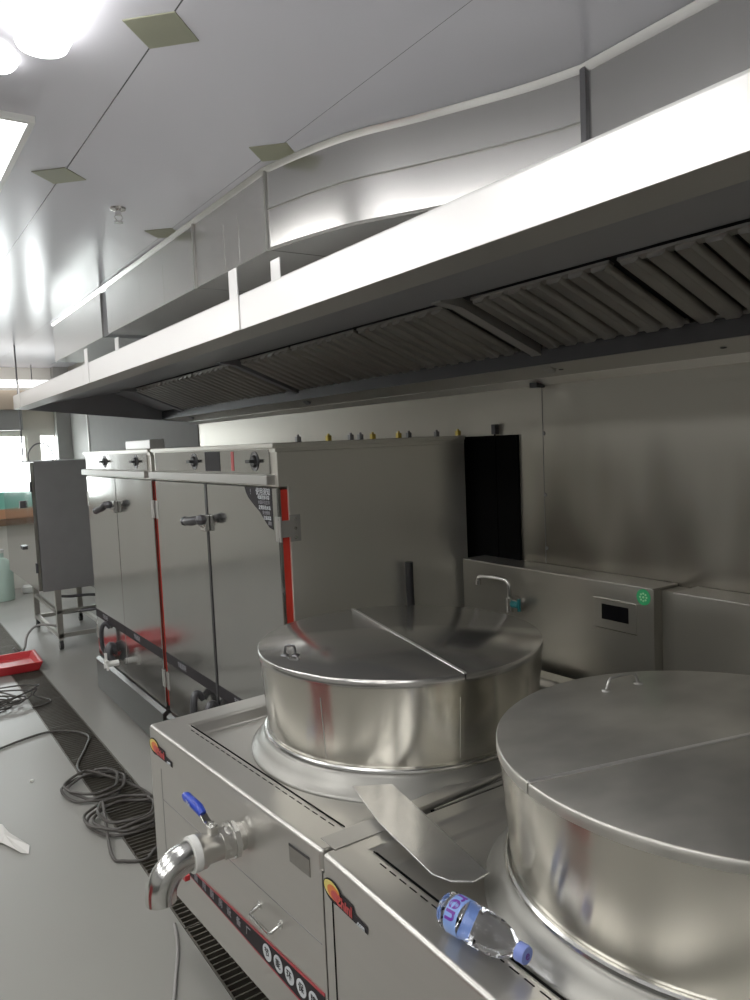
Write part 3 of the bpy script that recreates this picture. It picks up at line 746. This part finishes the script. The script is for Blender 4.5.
b = MB(); b.box(-.0045, .0, sbx(1.538), sbx(1.712), .939, .942); b.box(-.0045, .0, sbx(1.538), sbx(1.712), 1.040, 1.0415); b.build('plate_edge', CHROME, cp)
Rm = Matrix.Rotation(-PI / 2, 4, 'Y')
gs = MB().lathe([(0, .001), (.026, .001), (.026, 0)], c=(-.001, sbx(1.512), 1.068), n=28, M=Rm).build('round_sticker', GREEN, sb1)
b = MB()
for k in range(8):
    a = k * PI / 4; b.box(0, 0, 0, 0, 0, 0) if False else None
    y = sbx(1.512) + .012 * math.cos(a); z = 1.068 + .012 * math.sin(a)
    b.lathe([(0, .0006), (.0035, .0006), (.0035, 0)], c=(-.0022, y, z), n=8, M=Rm)
b.lathe([(0, .0006), (.004, .0006), (.004, 0)], c=(-.0022, sbx(1.512), 1.068), n=8, M=Rm)
b.build('sticker_pattern', GREENL, gs)

# faucet
t = thing('faucet', 'chrome swivel faucet with teal tap on the splashback', 'faucet', (XB - .045, 2.075, .955))
b = MB(); b.cyl((.043, 0, .01), (.0, 0, .01), .013, 14); b.lathe([(.024, .006), (.026, 0)], c=(.043, 0, .01), n=16, M=Rm); b.cyl((0, 0, -.02), (0, 0, .035), .0145, 16); b.build('tap_body', CHROME, t, smooth=True)
b = MB(); b.tube(spline([(0, 0, .03), (0, 0, .075), (-.003, .008, .095), (-.008, .025, .103), (-.018, .06, .106), (-.032, .115, .104), (-.036, .130, .096), (-.037, .132, .078)], 5), .0085, 12); b.cyl((-.037, .132, .090), (-.037, .132, .072), .012, 12); b.build('spout', CHROME, t, smooth=True)
b = MB(); b.cyl((0, -.014, .012), (0, -.05, .012), .013, 12); b.box(-.006, .006, -.055, -.045, -.012, .036); b.build('tap_handle', TEAL, t, .002)
o = MB().tube(spline([(1.74, 2.385, 1.12), (1.74, 2.385, 1.0), (1.742, 2.38, .90), (1.75, 2.37, .78)], 5), .016, 12).build('gas_hose', BLACK, smooth=True)
tag(o, 'short black hose standing behind the farther kettle against the cabinet side', 'hose')

# ------------------------------------------------------------------ things on the deck
C0 = Vector((0, 0, 1.6))
def sc(p): return C0 + (Vector(p) - C0) * K
# cover plate (loose steel strip lying across the joint)
pts = [sc((1.026, 1.706, .675)), sc((1.117, 1.647, .675)), sc((1.036, 1.174, .665)), sc((.99, 1.17, .665)), sc((.952, 1.20, .665)), sc((.937, 1.245, .665)), sc((.973, 1.504, .668))]
zt = ZD + .016
b = MB(); b.prism([(p.x, p.y, zt) for p in pts], (0, 0, .004)); o = b.build('cover_plate', DUCT, None, .0012)
tag(o, 'loose steel strip with a rounded corner lying across the joint of the stoves', 'cover plate')
b = MB(); b.prism([(sc((.84, 1.50, .65)).x, sc((.84, 1.50, .65)).y - .01, ZD + .0005), (1.0 * K - .0, 1.50 * K - .01, ZD + .0005), (1.0 * K, 1.555 * K, ZD + .0005), (.84 * K, 1.555 * K, ZD + .0005)], (0, 0, .002))
o = b.build('bridge_strip', HOODL); tag(o, 'short flat steel strip bridging the rims of the two stoves', 'strip')

# water bottle lying on the rim of the nearest stove
pb = sc((.873, 1.115, .65)); pc = sc((.897, .935, .65))
d = Vector((pc.x - pb.x, pc.y - pb.y, 0)); LB = d.length; d.normalize()
R_ = .0315
bt = thing('water_bottle', 'clear plastic water bottle with blue label lying on the nearest stove', 'bottle', (pb.x, pb.y, ZD + R_ + .001), 0)
MX = frame((0, 0, 0), Vector((0, 0, 1)), d.cross(Vector((0, 0, 1))) * -1)
# build rotation taking z->d
zx = d; xx = Vector((0, 0, 1)); yx = zx.cross(xx)
MR = Matrix(((xx.x, yx.x, zx.x, 0), (xx.y, yx.y, zx.y, 0), (xx.z, yx.z, zx.z, 0), (0, 0, 0, 1)))
LB = .20
body = [(0, .004), (.018, .002), (.027, 0), (.0305, .006), (R_, .014), (R_, .018), (.0300, .020), (R_, .023), (R_, .065), (.030, .068), (.0305, .072), (R_, .076), (.0295, .082), (R_, .088), (.0295, .094), (R_, .100), (.029, .107), (.0305, .113), (.0295, .128), (.025, .147), (.018, .163), (.0135, .172), (.013, .178), (.0145, .179), (.0145, .181), (.013, .182)]
body = [(r, z * .86) for r, z in body]
MB().lathe(body, n=32, M=MR).build('bottle_body', PET, bt, smooth=True, ang=60)
MB().lathe([(R_ + .0006, .020), (R_ + .0006, .048)], n=40, M=MR).build('bottle_label', LBLUE, bt, smooth=True)
MB().lathe([(0, .172), (.0135, .172), (.0148, .1695), (.0148, .1555), (0.012, .1555)], n=28, M=MR).build('bottle_cap', CAPB, bt, smooth=True)
# curved lettering on the label
def wrap_text(body_, size, z0, a_mid, m, par, rad):
    cu = bpy.data.curves.new('txt', 'FONT'); cu.body = body_; cu.size = size; cu.align_x = 'CENTER'; cu.align_y = 'CENTER'; cu.extrude = .0003; cu.offset = .0007; cu.resolution_u = 4
    tt = bpy.data.objects.new('txt', cu); COL.objects.link(tt)
    me = bpy.data.meshes.new_from_object(tt.evaluated_get(bpy.context.evaluated_depsgraph_get()))
    bpy.data.objects.remove(tt); bpy.data.curves.remove(cu)
    for v in me.vertices:
        a = a_mid + v.co.x / rad; h = rad + v.co.z + .0008
        p = MR @ Vector((h * math.cos(a), h * math.sin(a), z0 - v.co.y)) if False else MR @ Vector((h * math.cos(a), h * math.sin(a), z0 + v.co.y))
        v.co = p
    me.materials.clear(); me.materials.append(m)
    o = bpy.data.objects.new('label_lettering', me); COL.objects.link(o); o.parent = par
    return o
wrap_text('ren', .040, .035, .5, PURP, bt, R_)
cm = frame(Vector((0, 0, 0)) + d * .1980, yx, xx)
text('cap_lettering', 'e', .022, frame(d * .1727, (-d.y, d.x, 0), (0, 0, 1)), PURP, bt)

# ------------------------------------------------------------------ floor grates
gy = 9.3; i = 0
ord_ = []
while gy > -.4:
    L = .575
    y1 = gy; y0 = gy - L + .006
    g = thing('floor_grate', 'steel bar drain grate section in the floor channel along the aisle', 'floor grate', ((GX0 + GX1) / 2, y0, 0), 0, 'drain grate sections in the floor channel')
    w = (GX1 - GX0) / 2 - .002; LL_ = y1 - y0
    fr = MB(); fr.box(-w, -w + .006, 0, LL_, -.03, -.001); fr.box(w - .006, w, 0, LL_, -.03, -.001); fr.box(-w + .006, w - .006, 0, .005, -.03, -.001); fr.box(-w + .006, w - .006, LL_ - .005, LL_, -.03, -.001)
    fr.build('frame', GRATE, g)
    br = MB(); y = .03
    while y < LL_ - .015:
        br.box(-w + .006, w - .006, y, y + .0055, -.028, -.002); y += .0285
    br.build('bars', GRATE, g)
    gy -= L; i += 1

# ------------------------------------------------------------------ cables and floor litter
def cable(name, pts, r, m, label, cat='cable', sub=6, closed=False, z=None):
    P = [(p[0], p[1], p[2] if len(p) > 2 else r + .001) for p in pts]
    o = MB().tube(spline(P, sub, closed), r, 8, closed=closed).build(name, m, smooth=True)
    return tag(o, label, cat)
r = .0065
P = [(.20, 4.25), (.35, 4.45), (.492, 4.533), (.64, 4.60), (.765, 4.618), (.87, 4.54), (.926, 4.406), (.88, 4.25), (.79, 4.04), (.775, 3.93), (.80, 3.85), (.86, 3.80)]
random.seed(3)
def loop(cx, cy, rx, ry, a0, a1, n, zz_, wob=.0, rot=0.):
    out = []
    for i in range(n):
        a = a0 + (a1 - a0) * i / (n - 1)
        x = rx * math.cos(a) * (1 + wob * math.sin(3 * a)); y = ry * math.sin(a) * (1 + wob * math.cos(2 * a))
        out.append((cx + x * math.cos(rot) - y * math.sin(rot), cy + x * math.sin(rot) + y * math.cos(rot), zz_ + .012 * random.random()))
    return out
P += loop(.785, 3.68, .135, .165, 1.3, 1.3 - 2 * PI * .98, 14, .010, .08)
P += loop(.80, 3.67, .125, .150, 1.2, 1.2 - 2 * PI * .98, 14, .022, .06)
P += loop(.78, 3.68, .115, .150, 1.2, 1.2 - 2 * PI * .98, 14, .036, .1)
P += [(.93, 3.60, .02), (.975, 3.45, .012), (.97, 3.35, .01)]
P += loop(.82, 3.28, .150, .165, .5, .5 - 2 * PI, 14, .010, .07)
P += loop(.83, 3.27, .135, .150, .5, .5 - 2 * PI, 14, .024, .09)
P += loop(.81, 3.29, .150, .150, .4, .4 - 2 * PI, 14, .036, .05)
P += loop(.83, 3.29, .115, .130, .4, .4 - 2 * PI * .7, 12, .046, .05)
P += [(.69, 3.02, .012), (.72, 2.94, .009), (.79, 2.90, .009), (.84, 2.95, .009), (.93, 3.02, .010), (1.0, 2.98, .009)]
cable('coiled_cable', P, r, CABLE, 'long black cable coiled in loops over the floor grate', 'cable')
cable('floor_hose', [(.510, 2.575 - .72, .0065), (.52, 1.95, .0065), (.60, 2.10, .0065), (.64, 2.2, .0065), (.72, 2.40, .0065)], .0055, CABLEG, 'thin grey hose on the floor below the drain pipe outlet', 'hose') if False else None
cable('floor_hose', [(.42, 1.62), (.50, 1.80), (.58, 1.99), (.65, 2.16), (.71, 2.31), (.745, 2.44)], .005, CABLEG, 'thin grey hose lying on the floor below the drain pipe outlet', 'hose')
# tangle of grey cables by the red tray, three separate loops
P = [(.10, 4.95, .008), (.25, 5.05, .008), (.40, 5.10, .008)]
for i in range(6):
    P += loop(.50 + .028 * i, 5.31 + .045 * (i % 3), .15 - .012 * (i % 4), .19 + .02 * (i % 3), .9 * i, .9 * i + 2 * PI * .93, 12, .008 + .009 * i, .14, .35 * i)
P += [(.80, 5.33, .03), (.86, 5.27, .012), (.88, 5.20, .009), (.83, 5.15, .009), (.76, 5.14, .009)]
cable('tangled_cable', P, .0055, CABLE, 'tangled heap of dark cable on the floor in front of the red tray', 'cable')
# red tray
t = thing('red_tray', 'shallow red plastic tray on the floor grate', 'tray', (.72, 6.02, 0), -.03)
b = MB(); x0, x1, y0, y1, h = -.40, .27, 0, .42, .07; tt = .03
o_ = [(x0 + tt, y0 + tt, .0), (x1 - tt, y0 + tt, 0), (x1 - tt, y1 - tt, 0), (x0 + tt, y1 - tt, 0), (x0, y0, h), (x1, y0, h), (x1, y1, h), (x0, y1, h)]
i_ = [(x0 + .02, y0 + .02, h), (x1 - .02, y0 + .02, h), (x1 - .02, y1 - .02, h), (x0 + .02, y1 - .02, h), (x0 + .05, y0 + .05, .03), (x1 - .05, y0 + .05, .03), (x1 - .05, y1 - .05, .03), (x0 + .05, y1 - .05, .03)]
fs = [(0, 3, 2, 1)] + [(q, (q + 1) % 4, 4 + (q + 1) % 4, 4 + q) for q in range(4)] + [(4 + q, 4 + (q + 1) % 4, 8 + (q + 1) % 4, 8 + q) for q in range(4)] + [(8 + q, 8 + (q + 1) % 4, 12 + (q + 1) % 4, 12 + q) for q in range(4)] + [(12, 13, 14, 15)]
b.add(o_ + i_, fs); b.build('tray_shell', REDP, t, .006)
# paper scrap
b = MB(); random.seed(5)
pl_ = [(.30, 3.52), (.345, 3.60), (.372, 3.575), (.385, 3.47), (.415, 3.38), (.437, 3.30), (.425, 3.255), (.40, 3.27), (.385, 3.30), (.35, 3.40), (.32, 3.43)]
b.add([(x, y, .002 + .012 * random.random()) for x, y in pl_] + [(.365, 3.44, .022)], [(i, (i + 1) % 11, 11) for i in range(11)])
o = b.build('paper_scrap', PAPER); sd = o.modifiers.new('s', 'SOLIDIFY'); sd.thickness = .001; tag(o, 'crumpled white paper scrap on the floor at the left edge', 'paper')
b = MB(); b.lathe([(0, .012), (.008, .01), (.010, .003), (.007, 0)], n=8); o = b.build('paper_pellet', PAPER); o.location = (.56, 3.98, 0); tag(o, 'tiny white pellet on the floor left of the cable coils', 'paper')
# crumb beside cabinets
# ------------------------------------------------------------------ wheeled rack cabinet
t = thing('rack_cabinet', 'tall steel cabinet on an open wheeled frame beyond the steam cabinets', 'cabinet', (1.08, 6.5, 0))
box('body', RACKM, (.03, .56, 0, 1.5, .50, 1.548), t, .004)
dr = box('door', CAB, (0, .028, .01, 1.49, .51, 1.54), t, .003)
MB().box(-.03, 0, .42, .46, 1.16, 1.22).build('latch', DARKM, dr); MB().box(-.02, 0, .50, .62, .80, .83).build('latch', DARKM, dr)
for z in (1.35, .70): MB().cyl((-.004, .0, z - .04), (-.004, .0, z + .04), .01, 10).build('hinge', DARKM, dr)
b = MB(); b.tube(spline([(.08, .5, 1.545), (.08, .5, 1.62), (.14, .5, 1.69), (.22, .5, 1.69), (.27, .5, 1.62), (.27, .5, 1.545)], 5), .006, 8); b.build('carry_loop', GREYM, t, smooth=True)
b = MB()
for x in (.12, .50):
    for y in (.02, 1.03):
        lg = MB().box(x, x + .045, y, y + .045, .09, .50).build('leg', STEEL, t)
        cw = MB(); cw.tube([(x + .008, y + .022, .04), (x + .036, y + .022, .04)], .038, 16); cw.build('caster', BLACK, lg, smooth=True)
        MB().box(x + .004, x + .04, y + .012, y + .032, .04, .095).build('caster_fork', CHROME, lg)
b.box(.12, .545, .02, .05, .10, .135); b.box(.12, .545, .98, 1.02, .10, .135); b.box(.12, .15, .05, .98, .10, .135); b.box(.515, .545, .05, .98, .10, .135)
b.box(.12, .545, .02, .05, .30, .33); b.box(.12, .15, .05, .98, .30, .33)
b.build('frame_rails', STEEL, t, .002)
b = MB(); b.tube(spline([(.56, .1, .38), (.40, .05, .42), (.25, .1, .42), (.2, .3, .40)], 5), .012, 8); b.tube(spline([(.56, .0, .33), (.40, -.02, .31), (.2, .1, .30)], 5), .014, 8); b.build('hoses', DARKM, t, smooth=True)
cable('grey_hose', [(1.25, 6.60, .18), (1.10, 6.75, .19), (1.0, 6.70, .14), (.95, 6.58, .06), (.90, 6.52, .04), (.86, 6.50, .09)], .010, CABLEG, 'bent grey hose running from the rack frame down to the tray', 'hose')
# green jug and white lump far left
t = thing('green_jug', 'pale green plastic jug on the floor at the far left edge', 'jug', (1.17, 9.3, 0))
MB().lathe([(0, 0), (.11, 0), (.12, .02), (.12, .36), (.09, .44), (.035, .48), (.035, .54), (0, .54)], n=28).build('jug_body', MINT, t, smooth=True, ang=50)
MB().lathe([(0, .57), (.04, .57), (.04, .53), (0, .53)], n=18).build('jug_cap', WHITEP, t, smooth=True)
b = MB(); b.box(-.07, .07, -.04, .04, 0, .07); b.prism([(-.07, -.04, .07), (.07, -.04, .07), (.05, 0, .095), (-.05, 0, .095)], (0, .04, 0)); o = b.build('white_bag', WHITEP, None, .015); o.location = (1.47, 9.55, 0); tag(o, 'small white bag on the floor beside the green jug', 'bag')
# red tub added out of view to give the kettle its red reflection
t = thing('added_red_tub', 'tall red plastic bin added out of view in the open aisle', 'bin', (-.62, 1.95, 0))
MB().lathe([(0, 0), (.24, 0), (.29, .62), (.31, .63), (.31, .65), (.275, .65), (.23, .03), (0, .03)], n=36).build('bin_body', REDP, t, smooth=True, ang=40)

# ------------------------------------------------------------------ camera
yaw, pitch, roll, F = .588776306, -.0780583267, -.0423687894, 759.357747
f = Vector((math.sin(yaw) * math.cos(pitch), math.cos(yaw) * math.cos(pitch), math.sin(pitch)))
rt = Vector((math.cos(yaw), -math.sin(yaw), 0)); up = rt.cross(f)
r2 = rt * math.cos(roll) + up * math.sin(roll); u2 = -rt * math.sin(roll) + up * math.cos(roll)
cam = bpy.data.cameras.new('camera'); co = bpy.data.objects.new('camera', cam); COL.objects.link(co)
co.matrix_world = Matrix(((r2.x, u2.x, -f.x, 0), (r2.y, u2.y, -f.y, 0), (r2.z, u2.z, -f.z, H), (0, 0, 0, 1)))
cam.sensor_fit = 'HORIZONTAL'; cam.sensor_width = 36; cam.lens = 36 * F / 750; cam.clip_start = .02
scn.camera = co
# ------------------------------------------------------------------ light
def area(name, loc, rot, sx, sy, e, col=(1, 1, 1)):
    l = bpy.data.lights.new(name, 'AREA'); l.shape = 'RECTANGLE'; l.size = sx; l.size_y = sy; l.energy = e; l.color = col
    o = bpy.data.objects.new(name, l); COL.objects.link(o); o.location = loc; o.rotation_euler = rot
    return o
w = bpy.data.worlds.new('world'); scn.world = w; w.use_nodes = True
w.node_tree.nodes['Background'].inputs[0].default_value = (.8, .85, .9, 1); w.node_tree.nodes['Background'].inputs[1].default_value = .3
scn.view_settings.view_transform = 'Standard'; scn.view_settings.look = 'None'; scn.view_settings.exposure = .12; scn.view_settings.gamma = 1.15
